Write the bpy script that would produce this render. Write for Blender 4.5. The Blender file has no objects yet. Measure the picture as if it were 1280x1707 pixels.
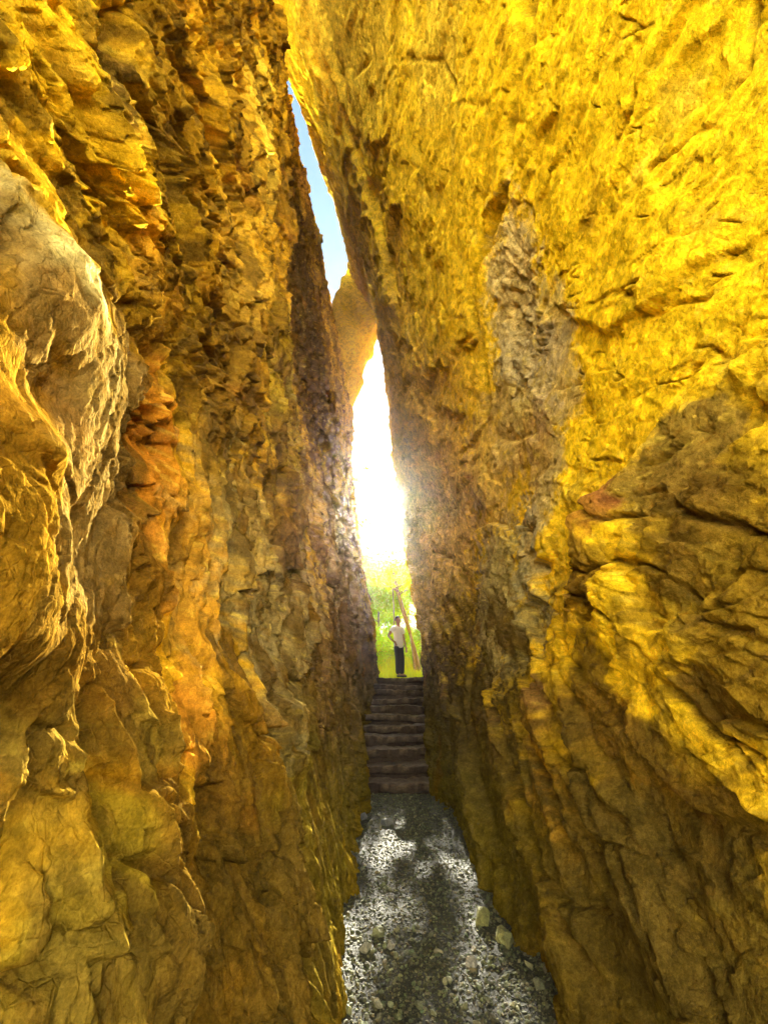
import bpy, bmesh, math, random
import numpy as np
from mathutils import Vector, Matrix
R_ = math.radians
scene = bpy.context.scene
COL = scene.collection
# ---------------------------------------------------------------- camera
PITCH, YAW, EYE = 24.0, 2.6, 1.5
cam_d = bpy.data.cameras.new('camera'); cam = bpy.data.objects.new('camera', cam_d); COL.objects.link(cam)
cam_d.sensor_fit = 'VERTICAL'; cam_d.sensor_height = 36.0; cam_d.lens = 36.0*660.0/1707.0
cam_d.clip_start = 0.02; cam_d.clip_end = 2000
cam.location = (0, 0, EYE); cam.rotation_euler = (R_(90+PITCH), 0, R_(-YAW))
scene.camera = cam
# ---------------------------------------------------------------- daylight
SUN_EL, SUN_AZ = 24.2, 3.0            # azimuth measured from +Y towards +X
world = bpy.data.worlds.new('World'); scene.world = world; world.use_nodes = True
wn = world.node_tree; bg = wn.nodes['Background']
sky = wn.nodes.new('ShaderNodeTexSky'); sky.sky_type = 'NISHITA'; sky.sun_disc = False
sky.sun_elevation = R_(SUN_EL); sky.sun_rotation = R_(SUN_AZ)
sky.air_density = 0.7; sky.dust_density = 0.3; sky.ozone_density = 1.0
wn.links.new(sky.outputs[0], bg.inputs[0]); bg.inputs[1].default_value = 0.05
sd = bpy.data.lights.new('sun', 'SUN'); sun = bpy.data.objects.new('sun', sd); COL.objects.link(sun)
sd.energy = 5.0; sd.angle = R_(0.5); sd.color = (1.0, .93, .80)
sv = Vector((math.sin(R_(SUN_AZ))*math.cos(R_(SUN_EL)), math.cos(R_(SUN_AZ))*math.cos(R_(SUN_EL)), math.sin(R_(SUN_EL))))
sun.rotation_euler = sv.to_track_quat('Z', 'Y').to_euler(); sun.location = sv*60
scene.view_settings.view_transform = 'Standard'; scene.view_settings.look = 'None'
scene.view_settings.exposure = 3.8; scene.view_settings.gamma = 1.0
scene.render.engine = 'CYCLES'
scene.cycles.max_bounces = 7; scene.cycles.diffuse_bounces = 6; scene.cycles.transmission_bounces = 4
scene.cycles.glossy_bounces = 3; scene.cycles.sample_clamp_indirect = 8.0
scene.cycles.adaptive_threshold = 0.03
scene.cycles.volume_bounces = 0
import numpy as np
# ---------- cleft cross-sections: wall x at (distance along the path, height)
SY=np.array([-3.,1.5,4,6.,8.,10.,12.5,14.])
SZ=np.array([-1.,0.,.7,1.5,3.,5.,8.,12.,15.,17.5,20.])
XR=np.array([
 #  -1    0    .7    1.5   3    5     8    12   15   17.5  20
 [1.10,1.20,1.50,1.75,2.00,2.00,1.70, .60,-1.4,-3.10,-3.6],
 [1.02,1.06,1.22,1.38,1.58,1.52,1.05,-.15,-1.7,-3.20,-3.7],
 [1.02,1.06,1.20,1.34,1.52,1.42, .80,-.30,-1.7,-3.15,-3.6],
 [1.04,1.08,1.22,1.38,1.52,1.36, .74,-.20,-1.05,-2.12,-2.6],
 [1.08,1.12,1.20,1.28,1.35,1.20, .75, .10,-.60,-1.50,-2.1],
 [1.32,1.36,1.42,1.46,1.45,1.25, .90, .50,-.15,-1.12,-1.7],
 [1.75,1.78,1.80,1.79,1.70,1.35,1.00, .72, .55,-.85,-1.4],
 [1.95,1.98,2.00,2.00,1.95,1.65,1.35,1.10, .90,-.40,-1.0]])
XL=np.array([
 [-.15,-.30,-.75,-1.1,-1.35,-1.55,-1.80,-2.10,-2.3,-2.45,-2.6],
 [-.02,-.05,-.38,-.68,-.92,-1.15,-1.48,-1.88,-2.2,-2.42,-2.6],
 [-.02,-.05,-.25,-.48,-.75,-.98,-1.30,-1.75,-2.1,-2.42,-2.6],
 [-.02,-.04,-.15,-.30,-.58,-.82,-1.14,-1.65,-2.08,-2.50,-2.7],
 [ .05, .02,-.06,-.14,-.30,-.58,-.98,-1.50,-2.0,-2.30,-2.5],
 [ .22, .18, .13, .07,-.08,-.42,-.85,-1.25,-1.8,-2.05,-2.3],
 [ .48, .48, .48, .42, .28,-.10,-.52,-.72,-1.2,-2.00,-2.3],
 [ .30, .30, .30, .25, .10,-.25,-.70,-.95,-1.5,-2.20,-2.5]])
def _smooth_table(T):
    gy=np.linspace(-3,14,171); gz=np.linspace(-1,20,211)
    A=np.array([np.interp(gz,SZ,r) for r in T])
    B=np.array([np.interp(gy,SY,A[:,j]) for j in range(len(gz))]).T
    k=np.exp(-np.arange(-6,7)**2/(2*2.6**2)); k/=k.sum()
    for ax in (0,1):
        P=np.pad(B,[(6,6) if a==ax else (0,0) for a in (0,1)],mode='edge')
        B=sum(k[i]*np.take(P,range(i,i+B.shape[ax]),axis=ax) for i in range(13))
    return B
_TR,_TL=_smooth_table(XR),_smooth_table(XL)
def base_x(side,y,z):
    T=_TR if side>0 else _TL
    fy=np.clip((np.asarray(y,float)+3)/.1,0,169.999); fz=np.clip((np.asarray(z,float)+1)/.1,0,209.999)
    i=fy.astype(int); j=fz.astype(int); a=fy-i; b=fz-j
    return (T[i,j]*(1-a)*(1-b)+T[i+1,j]*a*(1-b)+T[i,j+1]*(1-a)*b+T[i+1,j+1]*a*b)
# ---------------------------------------------------------------- numpy noise
def _h(i, j, s):
    i = i.astype(np.int64).astype(np.uint32); j = j.astype(np.int64).astype(np.uint32)
    h = (i*np.uint32(374761393)) ^ (j*np.uint32(668265263)) ^ np.uint32((s*2246822519) & 0xffffffff)
    h = (h ^ (h >> np.uint32(13)))*np.uint32(1274126177)
    h = (h ^ (h >> np.uint32(15)))*np.uint32(2246822519)
    return ((h ^ (h >> np.uint32(16))) & np.uint32(0xffffff)).astype(np.float32)/np.float32(16777216.0)
def gnoise(x, y, s=0):
    i = np.floor(x); j = np.floor(y); fx = (x-i).astype(np.float32); fy = (y-j).astype(np.float32)
    u = fx*fx*fx*(fx*(fx*6-15)+10); v = fy*fy*fy*(fy*(fy*6-15)+10)
    def g(a, b, dx, dy):
        t = _h(i+a, j+b, s)*6.2831853
        return np.cos(t)*dx+np.sin(t)*dy
    n0 = g(0, 0, fx, fy)*(1-u)+g(1, 0, fx-1, fy)*u
    n1 = g(0, 1, fx, fy-1)*(1-u)+g(1, 1, fx-1, fy-1)*u
    return (n0*(1-v)+n1*v)*1.4
def fbm(x, y, s=0, o=4, gain=.5, ridge=False):
    r = 0; a = 1.; t = 0
    for k in range(o):
        n = gnoise(x*2**k+k*17.3, y*2**k-k*9.1, s+k)
        if ridge: n = 1-2*np.abs(n)
        r = r+a*n; t += a; a *= gain
    return r/t
def facets(x, y, s=0, tilt=1.0, jit=.95, w=.12):
    """broken rock: every cell is its own tilted plane; returns height, distance to the crack, cell value"""
    i = np.floor(x); j = np.floor(y)
    d1 = np.full(x.shape, 9., np.float32); d2 = d1.copy(); hh = np.zeros(x.shape, np.float32); h2 = hh.copy(); cid = hh.copy()
    for a in (-1, 0, 1):
        for b in (-1, 0, 1):
            ci, cj = i+a, j+b
            px = ci+.5+jit*(_h(ci, cj, s)-.5); py = cj+.5+jit*(_h(ci, cj, s+1)-.5)
            dx, dy = x-px, y-py; d = np.sqrt(dx*dx+dy*dy).astype(np.float32)
            r1, r2, r3 = _h(ci, cj, s+2), _h(ci, cj, s+3), _h(ci, cj, s+4)
            h = ((r1-.5)*.9+tilt*((r2-.5)*dx+(r3-.5)*dy)*2).astype(np.float32)
            m = d < d1; m2 = (~m) & (d < d2)
            h2 = np.where(m, hh, np.where(m2, h, h2)); d2 = np.where(m, d1, np.where(m2, d, d2))
            hh = np.where(m, h, hh); cid = np.where(m, r1, cid); d1 = np.where(m, d, d1)
    e = d2-d1
    return hh+.5*(h2-hh)*(1-np.clip(e/w, 0, 1))**1.5, e, cid
def sstep(a, b, x):
    t = np.clip((x-a)/(b-a), 0, 1); return t*t*(3-2*t)
def rot(y, z, deg):
    c, s = math.cos(R_(deg)), math.sin(R_(deg)); return y*c+z*s, -y*s+z*c
def gauss(y, z, cy, cz, ry, rz, deg=0):
    a, b = rot(y-cy, z-cz, deg); return np.exp(-((a/ry)**2+(b/rz)**2))
# ---------------------------------------------------------------- mesh helpers
def tag(o, label=None, cat=None, group=None, kind=None):
    if label: o['label'] = label
    if cat: o['category'] = cat
    if group: o['group'] = group
    if kind: o['kind'] = kind
    return o
def empty(name, loc, rz=0):
    o = bpy.data.objects.new(name, None); COL.objects.link(o); o.location = loc; o.rotation_euler = (0, 0, rz)
    o.empty_display_size = .2; return o
def mesh_np(name, V, F, mat, parent=None, smooth=False, color=None):
    """V (n,3); F (m,k) one face size, or list of such arrays"""
    V = np.asarray(V, np.float32)
    Fs = F if isinstance(F, list) else [F]
    Fs = [np.asarray(f, np.int32) for f in Fs if len(f)]
    me = bpy.data.meshes.new(name)
    me.vertices.add(len(V)); me.vertices.foreach_set('co', V.ravel())
    loops = np.concatenate([f.ravel() for f in Fs]); tot = np.concatenate([np.full(len(f), f.shape[1], np.int32) for f in Fs])
    start = np.concatenate([[0], np.cumsum(tot)[:-1]]).astype(np.int32)
    me.loops.add(len(loops)); me.loops.foreach_set('vertex_index', loops)
    me.polygons.add(len(tot)); me.polygons.foreach_set('loop_start', start)
    me.polygons.foreach_set('use_smooth', np.full(len(tot), smooth))
    me.update(calc_edges=True)
    if color is not None:
        at = me.color_attributes.new('tint', 'FLOAT_COLOR', 'POINT')
        c = np.ones((len(V), 4), np.float32); c[:, :3] = color; at.data.foreach_set('color', c.ravel())
    me.materials.append(mat)
    o = bpy.data.objects.new(name, me); COL.objects.link(o)
    if parent: o.parent = parent
    return o
def grid_faces(n, m, off=0, flip=False):
    a = np.arange(n*m).reshape(n, m)+off
    q = np.stack([a[:-1, :-1], a[1:, :-1], a[1:, 1:], a[:-1, 1:]], -1).reshape(-1, 4)
    return q[:, ::-1] if flip else q
def tube(P, Rr, n=8, off=0):
    """tapered tube through points; returns V, F"""
    P = [Vector(p) for p in P]; V = []; F = []
    side = Vector((1, .13, .07))
    for k, p in enumerate(P):
        t = (P[min(k+1, len(P)-1)]-P[max(k-1, 0)]).normalized()
        a = (side-t*side.dot(t)).normalized(); b = t.cross(a)
        for i in range(n):
            an = 2*math.pi*i/n; V.append(p+(a*math.cos(an)+b*math.sin(an))*Rr[k])
    for k in range(len(P)-1):
        for i in range(n):
            F.append((off+k*n+i, off+k*n+(i+1) % n, off+(k+1)*n+(i+1) % n, off+(k+1)*n+i))
    return V, F
# ---------------------------------------------------------------- materials
def new_mat(name):
    m = bpy.data.materials.new(name); m.use_nodes = True; nt = m.node_tree
    return m, nt, nt.nodes['Principled BSDF']
def nd(nt, t, **k):
    n = nt.nodes.new(t)
    for a, b in k.items():
        if a[0] == '_': n.inputs[a[1:].replace('_', ' ')].default_value = b
        else: setattr(n, a, b)
    return n
def rock_mat(name, vcol=True, base=(.5, .3, .05), stretch=(1, .35, 1), rough=.8, bump=.35, amt=.28, spec=.35):
    m, nt, p = new_mat(name); L = nt.links.new
    tc = nd(nt, 'ShaderNodeTexCoord'); mp = nd(nt, 'ShaderNodeMapping'); mp.inputs['Scale'].default_value = stretch
    L(tc.outputs['Object'], mp.inputs[0])
    n1 = nd(nt, 'ShaderNodeTexNoise', _Scale=9.0, _Detail=8.0, _Roughness=.65); L(mp.outputs[0], n1.inputs['Vector'])
    n2 = nd(nt, 'ShaderNodeTexNoise', _Scale=60.0, _Detail=5.0, _Roughness=.7); L(mp.outputs[0], n2.inputs['Vector'])
    n3 = nd(nt, 'ShaderNodeTexNoise', _Scale=190.0, _Detail=3.0, _Roughness=.7); L(mp.outputs[0], n3.inputs['Vector'])
    v = nd(nt, 'ShaderNodeTexVoronoi', _Scale=34.0); v.feature = 'DISTANCE_TO_EDGE'
    ad = nd(nt, 'ShaderNodeMixRGB', blend_type='LINEAR_LIGHT'); ad.inputs[0].default_value = .015
    L(mp.outputs[0], ad.inputs[1]); L(n1.outputs['Color'], ad.inputs[2]); L(ad.outputs[0], v.inputs['Vector'])
    if vcol:
        c = nd(nt, 'ShaderNodeVertexColor'); c.layer_name = 'tint'; csrc = c.outputs[0]
    else:
        c = nd(nt, 'ShaderNodeRGB'); c.outputs[0].default_value = (*base, 1); csrc = c.outputs[0]
    r1 = nd(nt, 'ShaderNodeMapRange', _From_Min=.3, _From_Max=.7, _To_Min=1-amt, _To_Max=1+amt); L(n1.outputs[0], r1.inputs[0])
    r2 = nd(nt, 'ShaderNodeMapRange', _From_Min=.3, _From_Max=.7, _To_Min=1-amt*.7, _To_Max=1+amt*.7); L(n2.outputs[0], r2.inputs[0])
    mu = nd(nt, 'ShaderNodeMath', operation='MULTIPLY'); L(r1.outputs[0], mu.inputs[0]); L(r2.outputs[0], mu.inputs[1])
    rg = nd(nt, 'ShaderNodeMapRange', _From_Min=.3, _From_Max=.7, _To_Min=1-amt*.9, _To_Max=1+amt*.9); L(n3.outputs[0], rg.inputs[0])
    mg = nd(nt, 'ShaderNodeMath', operation='MULTIPLY'); L(mu.outputs[0], mg.inputs[0]); L(rg.outputs[0], mg.inputs[1]); mu = mg
    vm = nd(nt, 'ShaderNodeVectorMath', operation='SCALE'); L(csrc, vm.inputs[0]); L(mu.outputs[0], vm.inputs['Scale'])
    L(vm.outputs[0], p.inputs['Base Color'])
    p.inputs['Roughness'].default_value = rough
    p.inputs['Specular IOR Level'].default_value = spec
    vr = nd(nt, 'ShaderNodeMapRange', _From_Min=0., _From_Max=.08, _To_Min=0., _To_Max=.25); L(v.outputs['Distance'], vr.inputs[0])
    s1 = nd(nt, 'ShaderNodeMath', operation='MULTIPLY_ADD'); L(n1.outputs[0], s1.inputs[0]); s1.inputs[1].default_value = 2.2; L(vr.outputs[0], s1.inputs[2])
    s2 = nd(nt, 'ShaderNodeMath', operation='MULTIPLY_ADD'); L(n2.outputs[0], s2.inputs[0]); s2.inputs[1].default_value = .35; L(s1.outputs[0], s2.inputs[2])
    s3 = nd(nt, 'ShaderNodeMath', operation='MULTIPLY_ADD'); L(n3.outputs[0], s3.inputs[0]); s3.inputs[1].default_value = .0; L(s2.outputs[0], s3.inputs[2]); s2 = s3
    prev = s2
    for sc_, am in ((11.0, 1.5), (27.0, .7), (64.0, .3)):
        vc = nd(nt, 'ShaderNodeTexVoronoi', _Scale=sc_); vc.feature = 'F1'
        ad2 = nd(nt, 'ShaderNodeMixRGB', blend_type='LINEAR_LIGHT'); ad2.inputs[0].default_value = .30/sc_
        L(mp.outputs[0], ad2.inputs[1]); L(n1.outputs['Color'], ad2.inputs[2]); L(ad2.outputs[0], vc.inputs['Vector'])
        sx = nd(nt, 'ShaderNodeSeparateColor'); L(vc.outputs['Color'], sx.inputs[0])
        dt = nd(nt, 'ShaderNodeVectorMath', operation='DOT_PRODUCT'); L(vc.outputs['Color'], dt.inputs[0]); sb = nd(nt, 'ShaderNodeVectorMath', operation='SUBTRACT'); L(ad2.outputs[0], sb.inputs[0]); L(vc.outputs['Position'], sb.inputs[1]); L(sb.outputs[0], dt.inputs[1])
        tl = nd(nt, 'ShaderNodeMath', operation='MULTIPLY_ADD'); L(dt.outputs['Value'], tl.inputs[0]); tl.inputs[1].default_value = sc_*.8; L(sx.outputs[0], tl.inputs[2])
        sm = nd(nt, 'ShaderNodeMath', operation='MULTIPLY_ADD'); L(tl.outputs[0], sm.inputs[0]); sm.inputs[1].default_value = am; L(prev.outputs[0], sm.inputs[2]); prev = sm
        cr = nd(nt, 'ShaderNodeMapRange', _From_Min=0., _From_Max=1., _To_Min=.86, _To_Max=1.14); L(sx.outputs[1], cr.inputs[0])
        m2 = nd(nt, 'ShaderNodeMath', operation='MULTIPLY'); L(mu.outputs[0], m2.inputs[0]); L(cr.outputs[0], m2.inputs[1]); mu = m2
    L(mu.outputs[0], vm.inputs['Scale'])
    b = nd(nt, 'ShaderNodeBump', _Strength=bump, _Distance=.02); L(prev.outputs[0], b.inputs['Height']); L(b.outputs[0], p.inputs['Normal'])
    return m
def plain(name, col, rough=.8, var=.25, scale=12., spec=.3, bump=.2, dist=.01):
    m, nt, p = new_mat(name); L = nt.links.new
    tc = nd(nt, 'ShaderNodeTexCoord'); n = nd(nt, 'ShaderNodeTexNoise', _Scale=scale, _Detail=5.0); L(tc.outputs['Object'], n.inputs['Vector'])
    r = nd(nt, 'ShaderNodeMapRange', _From_Min=.3, _From_Max=.7, _To_Min=1-var, _To_Max=1+var); L(n.outputs[0], r.inputs[0])
    c = nd(nt, 'ShaderNodeRGB'); c.outputs[0].default_value = (*col, 1)
    vm = nd(nt, 'ShaderNodeVectorMath', operation='SCALE'); L(c.outputs[0], vm.inputs[0]); L(r.outputs[0], vm.inputs['Scale'])
    L(vm.outputs[0], p.inputs['Base Color']); p.inputs['Roughness'].default_value = rough; p.inputs['Specular IOR Level'].default_value = spec
    b = nd(nt, 'ShaderNodeBump', _Strength=bump, _Distance=dist); L(n.outputs[0], b.inputs['Height']); L(b.outputs[0], p.inputs['Normal'])
    return m
def leaf_mat(name, refl, trans, f=.6):
    m, nt, p = new_mat(name); L = nt.links.new
    oi = nd(nt, 'ShaderNodeVertexColor'); oi.layer_name = 'tint'
    def tint(col):
        c = nd(nt, 'ShaderNodeMixRGB', blend_type='MULTIPLY'); c.inputs[0].default_value = 1
        c.inputs[1].default_value = (*col, 1); L(oi.outputs[0], c.inputs[2]); return c.outputs[0]
    p.inputs['Roughness'].default_value = .55; L(tint(refl), p.inputs['Base Color'])
    t = nd(nt, 'ShaderNodeBsdfTranslucent'); L(tint(trans), t.inputs[0])
    mx = nd(nt, 'ShaderNodeMixShader'); mx.inputs[0].default_value = f
    L(p.outputs[0], mx.inputs[1]); L(t.outputs[0], mx.inputs[2])
    L(mx.outputs[0], nt.nodes['Material Output'].inputs[0])
    return m
M_rock = rock_mat('ochre_rock', stretch=(1, 1.25, .85), spec=.0, rough=1.0, bump=.6)
M_stone = rock_mat('grey_stone', vcol=True, stretch=(3, 3, 3), bump=.25, amt=.2)
M_step = rock_mat('step_stone', vcol=True, base=(.17, .105, .055), stretch=(1.5, 1.5, 4), bump=.4, amt=.4)
M_earth = rock_mat('gravel_bed', vcol=False, base=(.05, .05, .028), stretch=(3, 3, 3), bump=.5, amt=.4)
M_grassy = rock_mat('hill_turf', vcol=False, base=(.30, .31, .006), stretch=(.3, .3, .3), bump=.3, amt=.4)
M_bark = plain('bark', (.16, .12, .06), .85, .4, 25., bump=.6)
M_leaf = leaf_mat('sunlit_leaf', (.15, .17, .006), (.66, .84, .006), .72)
M_grass = leaf_mat('grass_blade', (.26, .27, .004), (.82, .82, .004), .7)

# ---------------------------------------------------------------- the two walls of the cleft
def sinh_axis(lo, hi, c, sc, n):
    s = np.linspace(math.asinh((lo-c)/sc), math.asinh((hi-c)/sc), n); return c+sc*np.sinh(s)
def polyline_dist(y, z, pts):
    d = np.full(y.shape, 9., np.float32)
    for (a, b), (c, e) in zip(pts[:-1], pts[1:]):
        vy, vz = c-a, e-b; L2 = vy*vy+vz*vz
        t = np.clip(((y-a)*vy+(z-b)*vz)/L2, 0, 1)
        d = np.minimum(d, np.hypot(y-a-t*vy, z-b-t*vz))
    return d
def mixc(C, m, col):
    m = np.clip(m, 0, 1)[..., None]; return C*(1-m)+np.array(col, np.float32)*m

def beds(y, z, dg, seed, sc=1., gr=1., fine=1.):
    """flaggy rock: plates in three sizes, longer along the bed than across it"""
    a, b = rot(y, z, dg); a = a*sc; b = b*sc
    a0 = a+.16*fbm(a*1.2, b*1.6, seed, 3); b0 = b+.12*fbm(a*1.2+5, b*1.6, seed+1, 3)
    f1, e1, _ = facets(a0*.85, b0*1.7, seed+2, .7, w=.06)
    a1 = a+.05*fbm(a*4, b*4, seed+8, 3); b1 = b+.05*fbm(a*4+5, b*4, seed+9, 3)
    f2, e2, _ = facets(a1*2.7+3, b1*5.2, seed+10, .8, w=.07); f3, e3, _ = facets(a1*7.5+1, b1*13, seed+20, .8, w=.09)
    f4, e4, _ = facets(a*21, b*34, seed+30, .7, w=.2)
    d = f1*.115+f2*.058+(f3*.027+f4*.010)*fine
    d -= .06*gr*sstep(.0, .4, gnoise(a*1.3, b*1.6, seed+40))*np.exp(-(e1/.05)**2)
    d -= .030*gr*sstep(.05, .4, gnoise(a*2.6, b*3.1, seed+41))*np.exp(-(e2/.06)**2)
    d -= .012*gr*sstep(.05, .35, gnoise(a*5, b*6, seed+42))*np.exp(-(e3/.08)**2)
    return d
def cracks(y, z, tbl, seed):
    yw = y+.03*gnoise(y*6, z*6, seed)+.012*gnoise(y*19, z*19, seed+1); zw = z+.03*gnoise(z*6, y*6, seed+2)+.012*gnoise(z*19, y*19, seed+3)
    m = np.zeros(y.shape, np.float32)
    for pts, w, k in tbl:
        m = np.maximum(m, k*np.exp(-(polyline_dist(yw, zw, pts)/w)**2)*(.45+.75*sstep(-.35, .15, gnoise(y*4, z*4, seed+4))))
    return m
CR_R = [([(.85, 5.0), (.95, 4.72), (1.1, 4.6), (1.24, 4.62), (1.4, 4.3)], .012, 1), ([(.60, 4.2), (.74, 4.0), (.9, 3.98), (1.2, 4.2)], .012, .9), ([(1.02, 2.75), (1.15, 2.72), (1.27, 2.88), (1.4, 2.86)], .010, .8),
        ([(1.9, 4.0), (1.6, 3.7), (1.45, 3.3), (1.2, 3.15)], .012, .8), ([(2.5, 2.15), (2.1, 1.85), (1.8, 1.5), (1.5, 1.2)], .016, 1.2), ([(3.4, 1.75), (2.9, 1.4), (2.4, 1.05), (1.9, .8)], .018, 1.2),
        ([(2.3, 2.65), (2.0, 2.32), (1.6, 2.22), (1.3, 2.0)], .016, 1.3), ([(2.6, 2.4), (2.2, 2.1), (1.9, 2.1), (1.5, 1.75), (1.35, 1.7)], .015, 1.2), ([(4.5, 1.2), (3.6, .95), (2.9, .55), (2.4, .3)], .02, 1.2), ([(1.75, 1.65), (1.62, 1.35), (1.5, 1.3)], .012, 1),
        ([(1.0, 3.5), (1.3, 3.55), (1.6, 3.35)], .010, .7), ([(2.0, 7.0), (2.3, 7.9), (2.2, 8.8), (2.6, 10)], .03, .7)]
CR_L = [([(1.70, .5), (2.1, .9), (2.22, 1.5), (2.25, 2.5), (2.12, 4), (2.1, 6), (1.9, 8.4)], .03, 2.0), ([(1.36, 1.0), (1.42, 1.5), (1.50, 2.0), (1.44, 2.6)], .018, 1.2), ([(.98, 3.0), (.9, 3.3), (.78, 3.4), (.72, 3.9), (.80, 4.5)], .014, 1.4),
        ([(.55, 2.55), (.75, 2.75), (.95, 2.72), (1.2, 2.95)], .014, 1.2), ([(.6, 3.0), (.8, 3.05), (1.05, 3.35), (1.3, 3.3)], .013, 1.2), ([(1.1, 1.55), (1.0, 1.42), (.85, 1.45)], .012, 1.2), ([(1.2, 1.2), (1.35, 1.3), (1.5, 1.15), (1.75, 1.2)], .014, 1.2),
        ([(2.7, .2), (2.8, .9), (2.9, 1.6), (3.1, 2.6)], .02, 1.3), ([(1.2, 2.5), (1.35, 2.42), (1.5, 2.55)], .016, 1.3), ([(.8, 1.12), (1.05, 1.18), (1.2, 1.05)], .012, 1)]
def relief_right(y, z):
    near = 1-sstep(7.5, 11, y)
    d = .15*fbm(y*.35, z*.28, 1, 3)*(.35+.65*near)+.05*fbm(y*1.1, z*.9, 5, 3)
    hiw = sstep(2.3, 3.3, z+.25*gnoise(y*.9, z*.9, 7))
    lo = beds(y, z, 40, 20, 1.15)
    mid = beds(y, z, -30, 420, 1.5, 1.3)
    hi = beds(y, z, 14, 820, .8, .9, .55)*.62+.012*fbm(y*3.2+z*1.2, (z-y*.5)*3.5, 66, 5, .6)
    w_mid = gauss(y, z, 1.75, 2.15, .75, .50, -20); w_mid = np.clip(w_mid*1.6, 0, 1)
    farg = sstep(2.6, 5, y)
    d += (lo*(1-w_mid)+mid*w_mid*.95)*(1-hiw)+hi*(1+.9*farg)*hiw
    d -= .05*sstep(4.8, 5.6, y)*sstep(12, 15, z); d += .07*sstep(4.5, 8, y)*fbm(y*2.3, z*2.3, 64, 4, .55)+.010*fbm(y*7, z*7, 61, 4)+.004*fbm(y*25, z*25, 62, 3)
    # short dark cuts in the smooth golden face
    wy = y+.05*gnoise(y*2, z*2, 68); wz = z+.05*gnoise(y*2+9, z*2, 69)
    a2, b2 = rot(wy, wz, 30)
    fc, ec, cc = facets(a2*2.2, b2*8.5, 71, .2, jit=.8)
    cut = np.exp(-(ec/.045)**2)*sstep(.34, .55, gnoise(a2*3.3, b2*3.1, 72)+.35*gnoise(a2*11, b2*9, 76))*sstep(2.2, 2.9, z)
    a3, b3 = rot(wy, wz, 55); fc, ec, cc = facets(a3*1.7, b3*8.5, 74, .2, jit=.8)
    cut = np.maximum(cut, np.exp(-(ec/.045)**2)*sstep(.42, .6, gnoise(a3*2.7+4, b3*3.1, 75)+.35*gnoise(a3*11, b3*9, 77))*sstep(2.2, 2.9, z))
    d -= .032*cut
    # long open seam, grey broken zone beside it
    seam = polyline_dist(y+.04*gnoise(y*4, z*4, 80)+.015*gnoise(y*15, z*15, 84), z+.04*gnoise(z*4, y*6, 81), [(1.05, 7.8), (1.22, 6.95), (1.45, 6.62), (1.95, 6.32), (2.2, 6.1), (2.75, 6.15), (3.35, 5.95), (3.6, 5.3), (3.9, 4.6)])
    d -= .30*np.exp(-(seam/.075)**2)*(.6+.4*sstep(-.3, .2, gnoise(y*3, z*3, 83)))
    g = gauss(y, z, 2.8, 4.9, .42, 1.0, 15); d -= .10*g; d += g*beds(y, z, 70, 1220, 2.2, 1.5)*.8
    seam2 = polyline_dist(y+.08*gnoise(y*4, z*4, 82), z, [(3.9, 13.4), (4.3, 12.3), (4.9, 11.1), (5.15, 9.9), (5.7, 9.2), (6.1, 8.0)])
    d -= .26*np.exp(-(seam2/.11)**2)
    d += .16*sstep(0, .35, (y-4.5)+.55*(z-11.2))*sstep(8.2, 9.5, z)*(1-sstep(7.5, 9, y))
    for (py, pz, l, dg, dep) in [(2.0, 2.45, .55, -28, .14), (1.65, 2.2, .5, -22, .12), (1.9, 1.95, .6, -30, .12), (2.35, 2.1, .5, -40, .10), (1.55, 1.75, .4, -35, .09),
                                 (3.0, 1.45, .7, 48, .08), (2.35, 1.15, .8, 45, .12), (2.9, .8, .8, 42, .12), (3.6, .9, .9, 40, .14), (2.1, .75, .7, 40, .10), (5.0, .8, 1.4, 30, .14), (2.6, .35, .6, 35, .10)]:
        q, w = rot(y-py, z-pz+.05*gnoise(y*3, z*3, 90), dg)
        d += dep*np.exp(-(q/l)**2)*np.exp(-(w/.24)**2)*np.where(w > 0, 1-sstep(0, .07, w), 1.)
    ck = cracks(y, z, CR_R, 850); d -= .045*ck; cut = np.maximum(cut, ck)
    return -d, seam, cut, None

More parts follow.
